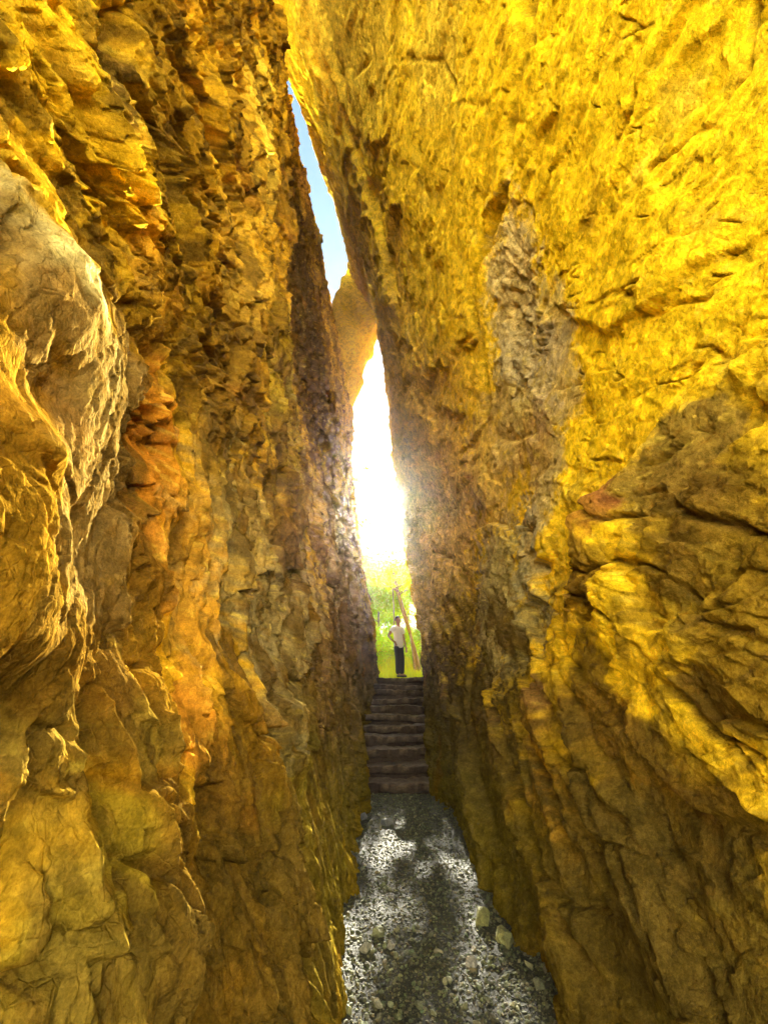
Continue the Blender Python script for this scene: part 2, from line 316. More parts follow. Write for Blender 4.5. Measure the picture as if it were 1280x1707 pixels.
def relief_left(y, z):
    near = 1-sstep(8, 11.5, y)
    d = .12*fbm(y*.5, z*.25, 101, 3)*(.3+.7*near)+.05*fbm(y*1.4, z*.8, 103, 3)
    hi = sstep(2.5, 3.2, z+.2*gnoise(y*1.2, z, 105))*(1-sstep(1.7, 2.5, y))       # bedded upper near part
    v = beds(y*1.25, z, 84, 120, 1.25, 1.6)*1.25
    v += .030*fbm(y*6, z*1.3, 161, 4, .55, True)*(1-sstep(5, 8, y))
    w = beds(y, z, -14, 520, 1.5, 1.8)*1.5
    low = (1-sstep(.9, 1.3, z))*sstep(2.3, 2.6, y)*(1-sstep(4, 5, y))
    d += v*(1-hi)*(1-.6*low)+w*hi
    d += .08*sstep(5, 8, y)*fbm(y*2.3, z*1.9, 269, 4, .55)+.008*fbm(y*9, z*7, 270, 4)+.004*fbm(y*30, z*22, 271, 3)
    # near boss with a flank turned to the sun, its hollows, the rust rib behind it
    yy = y+.03*gnoise(z*2.4, y*1.2, 181)+.008*gnoise(z*9, y*3, 182)
    zf = sstep(1.46, 1.60, z+.05*gnoise(y*7, z*3, 191))*(1-sstep(2.45, 3.1, z))
    calm = zf*sstep(.45, .62, y)*(1-sstep(1.05, 1.2, y)); d *= 1-.82*calm
    calm2 = sstep(1.5, 1.75, z)*(1-sstep(2.6, 3.1, z))*sstep(1.4, 1.55, y)*(1-sstep(2.2, 2.5, y)); d *= 1-.5*calm2
    crest = .72+.04*gnoise(z*2.3, y*0+.5, 187)
    ramp_ = np.where(yy < crest, np.exp(-((yy-crest)/.30)**2), np.clip(1-(yy-crest)/.42, 0, 1))
    d += calm*(.010*fbm(y*16, z*16, 189, 4, .65)+.012*facets(y*9, z*6, 190, .7)[0])
    d += zf*(.19*ramp_+.06*np.exp(-((yy-1.42)/.10)**2))
    d -= .10*sstep(1.15, 1.35, y)*(1-sstep(2.3, 3.0, y))*sstep(1.3, 1.7, z)*(1-sstep(2.7, 3.5, z))
    d -= .07*gauss(yy, z, .93, 1.86, .05, .06)+.08*gauss(yy, z, .72, 2.16, .07, .08)
    d += .05*gauss(yy, z, .70, 2.02, .06, .05)
    d += .05*gauss(y, z, .60, 1.70, .16, .20)
    d -= .26*gauss(y, z, .80, 3.75, .07, .32, 8)+.12*gauss(y, z, .68, 3.65, .05, .22)
    d -= .12*gauss(y, z, 1.25, 2.75, .16, .1)+.10*gauss(y, z, 1.35, 2.35, .18, .06, 20)
    zr = sstep(1.5, 1.75, z)*(1-sstep(2.6, 3.1, z))
    t_ = ((yy+.06*gnoise(z*1.8, y*.8, 183)-1.46)/.23) % 1.0
    saw = np.where(t_ < .15, t_/.15, (1-t_)/.85)
    d += zr*.062*saw*.95*sstep(1.4, 1.5, yy)*(1-sstep(2.35, 2.5, yy))*(.5+.8*gnoise(z*1.5+4, y*2, 188)+.3)
    # end of the near mass, then a deep recess, far golden edge
    e_ = .12*gnoise(z*.8, z*.1, 184)
    d += .20*(sstep(1.9, 2.3, yy)-sstep(2.30+e_, 2.44+e_, yy))*(1-sstep(6.5, 9, z))*sstep(3.2, 4.2, z)
    d += .07*(sstep(1.9, 2.2, yy)-sstep(2.25, 2.36, yy))*(1-sstep(1.2, 1.6, z))
    d -= .24*sstep(3.7, 4.2, y+.3*gnoise(z*.7, y*.2, 186))*(1-sstep(6.8, 8.3, y))*sstep(4.2, 6.0, z)*(1-sstep(15.5, 17, z))
    d += .10*np.exp(-((y-3.35-.3*gnoise(z*.5, y*.2, 185))/.22)**2)*sstep(2, 5, z)
    d += .07*gauss(y, z, 1.18, 1.36, .10, .14)-.10*gauss(y, z, 1.62, 1.15, .1, .1)+.09*gauss(y, z, 1.72, 1.42, .12, .2)
    d += .06*gauss(y, z, 1.15, 1.02, .16, .1, 20)-.07*gauss(y, z, 1.35, .95, .08, .1)
    d -= .035*sstep(.0, .22, fbm(y*2.6, z*1.5, 275, 4, .6))*(1-calm)
    d -= .05*cracks(y, z, CR_L, 860)
    return d, None, hi

def stains_and_shading(C, y, z, tbl, s):
    wy = y+.16*fbm(y*2.2, z*2.2, s, 4, .6)*(.6+.18*y); wz = z+.16*fbm(y*2.2+7, z*2.2, s+5, 4, .6)*(.6+.18*y)
    e_ = .85*fbm(y*4.0, z*4.0, s+9, 5, .68)+.25*fbm(y*17, z*17, s+19, 3)
    for (cy, cz, ry, rz, dg, col, k) in tbl:
        a, b = rot(wy-cy, wz-cz, dg); r = np.sqrt((a/ry)**2+(b/rz)**2)+e_
        C = mixc(C, k*(1-sstep(.7, 1.25, r)), col)
    return C
GOLD = (.80, .52, .02); PALE = (.84, .62, .06); BROWN = (.30, .14, .010); RUST = (.40, .14, .010); DARK = (.11, .062, .010)
OLIVE = (.25, .20, .010); GREY = (.42, .40, .33); ORANGE = (.72, .34, .01); PURP = (.27, .11, .05); MOSS = (.14, .16, .03)
STR = [(1.5, 5.2, 2.2, 3.3, 0, (.90, .585, .010), .95), (4.0, 10.5, 3.0, 4.0, 0, (.90, .61, .02), .9), (3.1, 12.5, 1.6, 2.2, 0, PALE, .5),
       (2.2, 9.0, .6, .8, 0, PALE, .45),
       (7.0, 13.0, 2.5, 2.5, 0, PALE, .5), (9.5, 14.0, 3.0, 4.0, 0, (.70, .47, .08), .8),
       (2.75, 5.1, .50, .95, 15, (.42, .37, .24), .6), (3.2, 4.2, .7, .8, 25, (.36, .30, .15), .6), (2.45, 4.3, .3, .5, 0, (.45, .38, .2), .5), (2.9, 3.2, .3, .6, 15, (.36, .31, .18), .6), (3.3, 2.6, .3, .5, 10, (.34, .30, .18), .6), (2.55, 3.9, .4, .5, 0, (.42, .33, .16), .6), (3.0, 3.5, .35, .4, 0, BROWN, .55),
       (6.0, 4.5, 1.4, 2.0, 0, (.55, .34, .04), .6), (4.3, 2.3, 1.1, .9, 0, (.30, .27, .11), .75), (4.2, 3.9, .8, .9, 0, (.50, .32, .08), .6),  # greenish patch paints a lens flare tint into the rock
       (1.55, 2.42, .34, .26, -20, (.15, .10, .03), .8), (2.05, 2.45, .24, .16, -30, (.30, .10, .03), .8), (2.35, 2.15, .35, .2, -30, BROWN, .7), (1.5, 2.1, .3, .12, -30, DARK, .7),
       (1.75, 1.85, .28, .10, -30, DARK, .6), (1.62, 1.5, .12, .12, 0, DARK, .85), (3.0, 1.42, .16, .13, 0, PURP, .8), (3.5, 1.9, .5, .2, -25, (.18, .16, .07), .6),  # the small round dark blob is a painted shadow shape
       (2.2, 1.25, .5, .18, 35, BROWN, .75), (1.75, 1.15, .3, .1, 30, DARK, .6), (2.9, .95, .5, .22, 40, ORANGE, .8), (2.3, .85, .5, .14, 40, (.45, .30, .03), .6),
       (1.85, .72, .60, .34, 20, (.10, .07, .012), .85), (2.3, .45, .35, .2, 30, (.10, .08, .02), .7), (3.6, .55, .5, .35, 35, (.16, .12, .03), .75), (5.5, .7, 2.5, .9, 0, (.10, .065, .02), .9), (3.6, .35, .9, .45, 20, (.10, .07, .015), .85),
       (8.5, .9, 4.2, 2.0, 0, (.06, .035, .012), .95), (6.5, 2.6, 1.8, .5, 25, (.14, .09, .02), .7), (9, 7, 3.6, 5.0, 0, (.82, .54, .03), .85)]  # far foot darkened as shade, far face brightened as light, in the colour
STL = [(.9, 3.3, .9, .9, 0, (.68, .41, .010), .9), (.75, 2.6, .3, .3, 0, (.52, .30, .012), .8), (1.25, 3.1, .3, .3, 20, (.66, .34, .018), .8), (1.0, 3.9, .5, .25, 30, (.60, .38, .03), .6),
       (1.35, 2.35, .30, .45, 0, RUST, .85), (1.3, 1.95, .25, .2, 0, (.45, .18, .015), .7), (.9, 2.1, .22, .2, 0, (.55, .30, .02), .8), (1.0, 2.1, .22, .6, 0, (.66, .58, .22), .9), (.84, 1.72, .12, .18, 0, (.60, .52, .18), .9), (.80, 2.40, .28, .16, 0, (.64, .56, .20), .85),  # cream blobs paint extra sunlight onto the flank
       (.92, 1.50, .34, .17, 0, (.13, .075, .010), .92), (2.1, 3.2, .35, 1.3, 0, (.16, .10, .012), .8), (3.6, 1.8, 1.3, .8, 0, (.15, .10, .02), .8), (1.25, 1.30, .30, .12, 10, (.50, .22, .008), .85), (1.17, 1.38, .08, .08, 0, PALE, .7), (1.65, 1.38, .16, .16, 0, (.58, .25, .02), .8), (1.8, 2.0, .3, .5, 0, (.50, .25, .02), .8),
       (2.0, 4.0, .3, 1.8, 0, (.42, .24, .02), .7), (2.1, 6.5, .5, 1.5, 0, (.62, .36, .02), .8), (2.6, 7.5, .5, 1.6, 0, PALE, .6),  # pale patch at the end paints sunlight the sun lamp does not cast
       (1.05, 1.06, .50, .26, 0, (.25, .18, .010), .88), (1.45, .95, .35, .25, 20, (.18, .13, .010), .85), (.98, .86, .30, .10, 0, (.38, .33, .02), .7), (2.0, .9, .5, .3, 0, (.22, .17, .012), .8), (3.0, .7, 1.1, .65, 0, (.19, .15, .008), .9),
       (3.3, 2.2, 1.4, .9, 0, (.26, .20, .06), .7), (2.6, 1.5, .5, .35, 0, (.22, .17, .06), .7), (3.6, 4.5, .9, 1.5, 0, OLIVE, .7), (5.0, 1.2, 1.4, 1.0, 0, (.20, .11, .03), .85), (8.5, 1.5, 4.0, 1.9, 0, (.065, .035, .014), .94), (6.0, 9.5, 2.2, 4.5, 0, (.06, .034, .008), .9),  # deep recess and far foot get their shade from dark colour
       (3.7, 4.8, .25, .35, 0, MOSS, .5), (10.8, 11.5, 2.2, 5.0, 0, (.82, .54, .03), .9), (9.5, 15.5, 3.0, 2.0, 0, (.78, .52, .03), .8), (7.5, 3.0, 3.0, 2.5, 0, (.36, .23, .05), .7), (.8, 3.78, .15, .36, 0, DARK, .95), (.62, 3.55, .08, .2, 0, DARK, .7)]  # dark blobs at the end paint shade into the carved pocket

def wall(side, name, label, ny=1150, nz=1250):
    ya = sinh_axis(-.6, 13.0, .35, .9, ny); za = sinh_axis(-.25, 17.6, 1.5, 1.0, nz)
    Y, Z = np.meshgrid(ya, za, indexing='ij'); Y = Y.astype(np.float32); Z = Z.astype(np.float32)
    if side < 0:
        rim = 13.6+4.0*sstep(4.3, 6.0, Y); Z = np.where(Z > 10, 10+(Z-10)*(rim-10)/7.6, Z).astype(np.float32)
    X = base_x(side, Y, Z).astype(np.float32)
    if side > 0:
        D, seam, cut, _ = relief_right(Y, Z); X = X-D*1.0 if False else X+D
    else:
        D, _, hi = relief_left(Y, Z); X = X+D
    # undercuts: shift the sheet along itself too
    sh = np.clip(D, -.3, .3)
    Y2 = Y+.10*gnoise(Y*1.7, Z*1.7, 300)*.5+.35*sh*gnoise(Y*2.5, Z*1.3, 301); Z2 = Z+.04*gnoise(Y*1.9+3, Z*1.9, 302)-.35*sh*sstep(-.3, .3, gnoise(Y*1.1, Z*2.0, 303))
    ramp = sstep(0, .2, Y-ya[0])*sstep(0, .3, ya[-1]-Y)
    Y2 = Y+(Y2-Y)*ramp; Z2 = Z+(Z2-Z)*sstep(0, .3, Z+.25)*sstep(0, .5, 17.6-Z)
    # rim of the cleft
    Z2 = Z2+sstep(16.3, 17.6, Z)*(.35*fbm(Y*.9, Y*0+side*3, 310, 3)-.1)
    # colours
    n1 = fbm(Y*1.6, Z*1.6, 320, 5, .6); n2 = fbm(Y*5, Z*9, 330, 4, .6)
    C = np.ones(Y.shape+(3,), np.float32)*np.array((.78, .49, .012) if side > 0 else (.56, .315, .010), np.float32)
    C = stains_and_shading(C, Y, Z, STR if side > 0 else STL, 340+side)
    C = mixc(C, .5*sstep(.18, .5, n1), BROWN); C = mixc(C, .45*sstep(.15, .5, -n1), PALE if side > 0 else (.6, .42, .06))
    C = mixc(C, .40*sstep(.15, .5, n2), DARK)
    n4 = fbm(Y*13, Z*20, 335, 4, .65); C = mixc(C, .45*sstep(.1, .45, n4), BROWN); C = mixc(C, .35*sstep(.12, .45, -n4), PALE)
    if side < 0:
        n5 = fbm(Y*1.3+9, Z*.7, 336, 5, .62); C = mixc(C, .88*sstep(-.08, .10, n5)*(1-.25*sstep(2.6, 3.4, Z)), (.14, .07, .006))
        n6 = fbm(Y*9+3, Z*1.6, 337, 4, .6); C = mixc(C, .75*sstep(.02, .25, n6), (.10, .055, .008))
    else:
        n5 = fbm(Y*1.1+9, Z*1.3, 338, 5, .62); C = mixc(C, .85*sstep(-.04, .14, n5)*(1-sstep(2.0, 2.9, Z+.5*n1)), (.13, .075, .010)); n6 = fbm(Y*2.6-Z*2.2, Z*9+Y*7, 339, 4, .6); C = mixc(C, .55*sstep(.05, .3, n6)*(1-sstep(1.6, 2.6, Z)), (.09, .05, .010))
    C = mixc(C, .88*(1-sstep(.6, 1.75, Z+1.3*n1+.5*n2-.12*(Y-2)))*(1 if side > 0 else .8), (.085, .058, .010))  # foot of the wall darkened in the colour, standing in for shade
    if side > 0: C = mixc(C, .55*cut, DARK); C = mixc(C, .85*np.exp(-(seam/.07)**2)*sstep(-.45, .0, gnoise(Y*3, Z*3, 83)), (.06, .03, .008))  # shade inside cracks and seam painted as dark colour
    n3 = fbm(Y*.8+30, Z*.8, 350, 4, .6); C = mixc(C, (.35*sstep(.25, .5, n3) if side < 0 else .3*sstep(.25, .5, n3)*(1-sstep(3, 5, Z))), RUST)
    C = mixc(C, .30*(1-sstep(.2, 1.4, Z+.5*n1))*sstep(2.2, 4, Y), OLIVE)
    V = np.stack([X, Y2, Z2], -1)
    # closed block: flanks reach outwards to the block's back
    XO = side*6.5
    def push(A, x=None, dz=0):
        B = A.copy(); B[..., 0] = x if x is not None else B[..., 0]; B[..., 2] += dz; return B
    V = np.concatenate([push(V[:1], XO), V, push(V[-1:], XO)], 0); C = np.concatenate([C[:1], C, C[-1:]], 0)
    V = np.concatenate([V, push(V[:, -1:], XO, .4)], 1); C = np.concatenate([C, C[:, -1:]], 1)
    n, m = V.shape[:2]
    F = grid_faces(n, m, 0, flip=(side > 0))
    back = np.array([[0, m-1, (n-1)*m+m-1, (n-1)*m]])
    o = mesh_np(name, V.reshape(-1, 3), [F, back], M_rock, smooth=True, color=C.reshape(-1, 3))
    tag(o, label, 'rock wall')
    return o
wall(-1, 'rock_wall', 'ribbed ochre and rust rock face with pale sunlit patches on the left of the narrow passage')
wall(1, 'rock_wall', 'smoother golden yellow overhanging rock face on the right of the narrow passage')

def boulder(name, pts, depth, mat, color, seed, label, cat, group=None, sub=3, amp=.12, loc=None):
    """closed rough stone from a convex point cloud"""
    bm = bmesh.new()
    for p in pts: bm.verts.new(p)
    bmesh.ops.convex_hull(bm, input=bm.verts)
    loose = [v for v in bm.verts if not v.link_faces]
    bmesh.ops.delete(bm, geom=loose, context='VERTS')
    bmesh.ops.triangulate(bm, faces=bm.faces)
    for _ in range(sub): bmesh.ops.subdivide_edges(bm, edges=bm.edges, cuts=1, use_grid_fill=True); 
    bmesh.ops.smooth_vert(bm, verts=bm.verts, factor=.5)
    bm.normal_update()
    co = np.array([v.co for v in bm.verts], np.float32); no = np.array([v.normal for v in bm.verts], np.float32)
    size = float(np.ptp(co, 0).max())
    q = co/size*4+seed*3.7
    f, e, c = facets(q[:, 0]*1.3+q[:, 2]*.7, q[:, 1]*1.3-q[:, 2]*.9, seed, .7)
    n = f*.6+fbm(q[:, 0]*2+q[:, 2], q[:, 1]*2-q[:, 2], seed+3, 4)
    co = co+no*(n*amp*size*.25)[:, None]
    F = np.array([[v.index for v in fc.verts] for fc in bm.faces if len(fc.verts) == 3]); Q = [[v.index for v in fc.verts] for fc in bm.faces if len(fc.verts) == 4]
    bm.free()
    Fl = [F]+([np.array(Q)] if Q else [])
    cc = np.ones((len(co), 3), np.float32)*np.array(color)*(1+.25*n[:, None])*(.5 if mat is M_stone else 1)
    o = mesh_np(name, co, Fl, mat, smooth=False, color=cc)
    if loc is not None: o.location = loc
    tag(o, label, cat, group)
    return o
wp = []
for yy_, k in ((11.2, 1.0), (12.6, .9)):
    for (x, z) in [(-.92, 18.9), (-1.75, 14.6), (-1.25, 12.0), (-.90, 11.4), (-.68, 12.6), (-.50, 14.3), (-.22, 15.9), (.9, 17.2), (.9, 19.2)]:
        wp.append((x*k, yy_+.1*math.sin(x*5+z), z))
boulder('wedged_boulder', wp, 1, M_rock, (.92, .66, .03), 7, 'golden slab of rock wedged high between the two walls, splitting the strip of sky', 'boulder', sub=5, amp=.17)

# ---------------------------------------------------------------- ground, hill
N = 260
gx = np.concatenate([[-400, -60, -12], np.linspace(-2.5, 3.5, N), [12, 60, 400]]); gy = np.concatenate([[-400, -60, -10], np.linspace(-1, 9, 420), [12.9]])
GX, GY = np.meshgrid(gx, gy, indexing='ij')
def path_z(x, y):
    e = .07*np.clip((x-.95)/.2, 0, 1)**2+.06*np.clip((.05-x)/.2, 0, 1)**2
    return .035*fbm(x*1.6, y*1.6, 401, 3)+.012*fbm(x*9, y*9, 402, 3)+e*.8
GZ = path_z(GX, GY)*(1-sstep(9, 12, GY))
g = mesh_np('path', np.stack([GX, GY, GZ], -1).reshape(-1, 3), grid_faces(len(gx), len(gy), flip=False), M_earth, smooth=True); tag(g, kind='structure')
hx = np.concatenate([[-600, -200], np.linspace(-60, 60, 90), [200, 600]]); hy = np.concatenate([[12.45, 13.2, 14.5], np.linspace(16, 120, 80), [300, 900]])
HX, HY = np.meshgrid(hx, hy, indexing='ij')
def hill_z(x, y):
    return 1.77+np.clip(y-15.5, 0, 70)*.16+.5*fbm(x*.07, y*.07, 411, 3)*sstep(15, 26, y)+.04*gnoise(x*1.3, y*1.3, 412)*sstep(12.5, 14, y)
g = mesh_np('hill', np.stack([HX, HY, hill_z(HX, HY)], -1).reshape(-1, 3), grid_faces(len(hx), len(hy)), M_grassy, smooth=True); tag(g, kind='structure')

M_bounce = rock_mat('bounce_slope', vcol=False, base=(.78, .72, .58), stretch=(.05, .05, .05), bump=.2, amt=.3)  # added unseen slope behind the camera, bounces sunlight onto the walls
ox = np.concatenate([[-600], np.linspace(-160, 160, 70), [600]]); oy = np.linspace(-130, -26, 50)
OX, OY = np.meshgrid(ox, oy, indexing='ij')
OZ = -.3+np.clip(-30-OY, 0, 64)*.72+5*fbm(OX*.02, OY*.02, 421, 4)*sstep(30, 60, -OY)
OZ = np.where(OY > -32, -.3, OZ)
g = mesh_np('bounce_hill', np.stack([OX, OY, OZ], -1).reshape(-1, 3), grid_faces(len(ox), len(oy)), M_bounce, smooth=True); tag(g, kind='structure')
# ---------------------------------------------------------------- gravel: loose stones lying on the path
rng = np.random.default_rng(5)
def stone_templates(n=10, lev=1):
    T = []
    for k in range(n):
        bm = bmesh.new(); bmesh.ops.create_icosphere(bm, subdivisions=lev, radius=1)
        P = np.array([v.co for v in bm.verts], np.float32)
        for _ in range(7):                                   # broken flats
            d = rng.normal(size=3); d /= np.linalg.norm(d); h = rng.uniform(.45, .85)
            s = P@d; P = P-np.maximum(s-h, 0)[:, None]*d
        P *= 1+.08*rng.normal(size=(len(P), 1)); P *= np.array([1, rng.uniform(.6, 1), rng.uniform(.35, .7)])
        F = np.array([[v.index for v in f.verts] for f in bm.faces]); bm.free(); T.append((P.astype(np.float32), F))
    return T
def scatter_stones(n, xr, yr, sz, T, zf, col, cvar=.35):
    VV, FF, CC = [], [], []; off = 0
    xs = rng.uniform(*xr, n); ys = yr[0]+(yr[1]-yr[0])*rng.random(n)**1.5; ss = sz[0]*(sz[1]/sz[0])**(rng.random(n)**1.6)
    zs = zf(xs, ys)
    for i in range(n):
        P, F = T[i % len(T)]
        a, b, c = rng.uniform(0, 6.28), rng.normal()*.35, rng.normal()*.35
        Rm = np.array(Matrix.Rotation(a, 3, 'Z')@Matrix.Rotation(b, 3, 'X')@Matrix.Rotation(c, 3, 'Y'))
        Q = P@Rm.T*ss[i]+np.array([xs[i], ys[i], zs[i]+ss[i]*.25])
        VV.append(Q); FF.append(F+off); off += len(Q)
        t = 1+cvar*rng.normal(); cc = np.array(col)*max(t, .3)*(1+.06*rng.normal(size=3)); CC.append(np.tile(cc, (len(Q), 1)))
    return np.concatenate(VV), np.concatenate(FF), np.clip(np.concatenate(CC), .02, .9)
T1, T2 = stone_templates(12, 1), stone_templates(8, 2)
V1, F1, C1 = scatter_stones(26000, (-.15, 1.2), (2.2, 8.0), (.004, .017), T1, path_z, (.115, .118, .052))
V2, F2, C2 = scatter_stones(500, (-.1, 1.18), (2.3, 8.0), (.015, .033), T2, path_z, (.14, .145, .07))
g = mesh_np('gravel', np.concatenate([V1, V2]), np.concatenate([F1, F2+len(V1)]), M_stone, color=np.concatenate([C1, C2]))
tag(g, 'loose pale grey gravel covering the path floor', 'gravel', kind='stuff')

# single stones one can point at: (x, y, size, yaw, colour, label)
SL = [(.845, 3.62, .070, .3, (.50, .50, .16), 'upright angular yellow green stone at the foot of the right rock wall'),
      (.93, 3.40, .085, 1.9, (.52, .52, .18), 'wide flat topped yellow green stone lying just in front of the upright one'),
      (.66, 3.18, .050, .8, (.62, .60, .46), 'whitest rounded stone in the sunlit gravel left of the yellow green stones'),
      (.12, 3.52, .058, 2.2, (.40, .42, .20), 'mossy grey stone near the left wall in the middle of the path'),
      (.04, 3.36, .045, .5, (.55, .53, .36), 'small pale stone touching the left wall beside the mossy stone'),
      (.20, 3.40, .040, 1.2, (.50, .48, .34), 'pale rounded stone just right of the mossy grey stone'),
      (.30, 5.9, .085, .2, (.36, .37, .32), 'long grey stone in the shaded gravel close to the stairs'),
      (.02, 6.1, .075, 1.1, (.30, .31, .27), 'dark grey stone near the left wall below the stairs'),
      (.10, 2.92, .040, 2.6, (.56, .55, .36), 'nearest pale yellow stone on the left side of the path'),
      (.98, 2.98, .045, .9, (.40, .42, .22), 'small greenish stone low at the right wall near the camera')]
for i, (x, y, s, a, c, lab) in enumerate(SL):
    r2 = random.Random(50+i); pts = []
    for k in range(13):
        v = Vector((r2.gauss(0, 1), r2.gauss(0, 1), r2.gauss(0, 1))).normalized()
        pts.append((v.x*s, v.y*s*.75, v.z*s*(.62 if i else .95)))
    o = boulder('stone', pts, 1, M_stone, c, 60+i, lab, 'stone', 'single stones on the gravel path', sub=3, amp=.10)
    o.location = (x, y, float(path_z(np.array([x]), np.array([y]))[0])+s*.38); o.rotation_euler = (0, 0, a)

# ---------------------------------------------------------------- stairs of rough slabs
st = empty('staircase', (.7, 7.4, 0)); tag(st, 'dark rough stone stairs climbing between the walls to the lit exit', 'stairs')
NS, Y0, Y1, RISE = 11, 7.35, 12.45, 1.77/11
def hexa(x0, x1, y0, y1, z0, z1, seed, nx=60):
    """a slab with a broken front edge"""
    xs = np.linspace(x0, x1, nx); prof = [(y1, z0), (y0, z0), (y0-.01, z0+(z1-z0)*.35), (y0+.02, z0+(z1-z0)*.62), (y0-.02, z0+(z1-z0)*.72), (y0, z1-.012), (y0+.015, z1), (y0+.12, z1), (y0+.3, z1), (y1, z1)]
    V = []
    for j, (py, pz) in enumerate(prof):
        q = np.full(nx, float(j))
        dy = (.09*fbm(xs*2.2, q*.3, seed, 3)+.05*facets(xs*2.6, q*.8, seed+3, .8)[0]+.025*fbm(xs*9, q, seed+2, 2))*(1 if 0 < j < 8 else 0)
        dz = (.055*fbm(xs*1.6, q*.05, seed+5, 3)+.018*gnoise(xs*9, q*.7, seed+8))*(1 if j > 3 else 0)
        V.append(np.stack([xs, py+dy, pz+dz], -1))
    V = np.stack(V, 0); n, m = V.shape[:2]
    F = grid_faces(n, m); ends = [list(range(0, n*m, m)), list(range(m-1, n*m, m))[::-1]]
    jj = np.repeat(np.arange(n)[:, None], m, 1).astype(float); lit_noise = fbm(np.repeat(xs[None], n, 0)*6, jj*.9, seed+20, 4)
    pale = np.clip(.45*(jj >= 6)+.8*np.exp(-((jj-5.4)/.5)**2)*sstep(-.2, .25, lit_noise)+.5*lit_noise*(jj > 4), 0, 1)[..., None]*np.ones(3)
    col = (1-pale)*np.array([.045, .028, .014])+pale*np.array([.26, .19, .10])  # lit nosings and shaded risers painted into the step colour
    return V.reshape(-1, 3), F, ends, col.reshape(-1, 3)
srs = np.random.default_rng(3); tops = [(k+1)*RISE+(srs.uniform(-.03, .03) if k < NS-1 else 0) for k in range(NS)]
for k in range(NS):
    ya, yb = Y0+(Y1-Y0)*k/NS, Y0+(Y1-Y0)*(k+1)/NS
    x0 = float(base_x(-1, ya, (k+.5)*RISE))-.25; x1 = float(base_x(1, ya, (k+.5)*RISE))+.3
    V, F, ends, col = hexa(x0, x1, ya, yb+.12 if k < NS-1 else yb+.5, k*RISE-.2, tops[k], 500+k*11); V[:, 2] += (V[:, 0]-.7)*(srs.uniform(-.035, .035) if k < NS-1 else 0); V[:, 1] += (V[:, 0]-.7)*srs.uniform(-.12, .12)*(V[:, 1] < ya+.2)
    V = V-np.array([.7, 7.4, 0])
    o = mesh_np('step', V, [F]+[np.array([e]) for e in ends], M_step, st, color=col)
# fallen rubble beside the stairs
# ---------------------------------------------------------------- person at the top of the stairs
def skin_body(name, verts, edges, radii, root, mat, parent, sub=2, loc=(0, 0, 0)):
    me = bpy.data.meshes.new(name); me.from_pydata(verts, edges, []); o = bpy.data.objects.new(name, me); COL.objects.link(o)
    md = o.modifiers.new('skin', 'SKIN'); md.use_smooth_shade = True; md.branch_smoothing = .3
    for i, r in enumerate(radii):
        sv_ = me.skin_vertices[0].data[i]; sv_.radius = (r if isinstance(r, tuple) else (r, r)); sv_.use_root = (i == root)
    o.modifiers.new('sub', 'SUBSURF').levels = sub; o.modifiers['sub'].render_levels = sub
    me.materials.append(mat); o.parent = parent; return o
def joints(tbl):
    names = [t[0] for t in tbl]; V = [t[1] for t in tbl]; E = []; Rr = []
    for t in tbl:
        if t[2]: E.append((names.index(t[2]), names.index(t[0])))
        Rr.append(t[3])
    return V, E, Rr
M_skin = plain('skin', (.34, .17, .09), .55, .08, 20.); M_hair = plain('hair', (.018, .012, .008), .5, .3, 60.)
M_shirt = plain('white_cotton', (.74, .72, .64), .85, .05, 30., bump=.3); M_trs = plain('black_cloth', (.022, .02, .024), .8, .2, 30.)
M_shoe = plain('shoe', (.03, .028, .03), .6, .1, 30.)
pr = empty('person', (1.02, 12.62, 1.79), R_(38)); tag(pr, 'person in white short sleeved shirt and black trousers standing at the top of the stairs', 'person')
B = [('pelvis', (0, 0, .93), None, (.135, .10)), ('waist', (-.01, 0, 1.06), 'pelvis', (.125, .09)), ('chest', (-.02, 0, 1.26), 'waist', (.145, .10)), ('neckb', (-.02, .01, 1.44), 'chest', (.07, .065)),
     ('neck', (-.02, 0, 1.50), 'neckb', .050), ('head1', (-.02, -.01, 1.57), 'neck', (.062, .075)), ('head2', (-.02, -.005, 1.655), 'head1', (.075, .092)), ('head3', (-.02, .005, 1.735), 'head2', (.055, .07)),
     ('shL', (.15, .01, 1.40), 'neckb', .055), ('elL', (.24, .02, 1.13), 'shL', .040), ('wrL', (.23, -.06, .89), 'elL', .027), ('haL', (.228, -.08, .82), 'wrL', (.038, .018)),
     ('shR', (-.19, .01, 1.40), 'neckb', .055), ('elR', (-.38, .05, 1.16), 'shR', .040), ('wrR', (-.25, -.01, 1.02), 'elR', .027), ('haR', (-.20, -.03, .99), 'wrR', (.036, .02)),
     ('hipL', (.09, 0, .86), 'pelvis', .085), ('knL', (.115, -.01, .50), 'hipL', .058), ('anL', (.12, .01, .09), 'knL', .038), ('toL', (.14, -.15, .03), 'anL', (.045, .028)),
     ('hipR', (-.09, 0, .86), 'pelvis', .085), ('knR', (-.06, -.02, .50), 'hipR', .058), ('anR', (-.03, .01, .09), 'knR', .038), ('toR', (-.04, -.15, .03), 'anR', (.045, .028))]
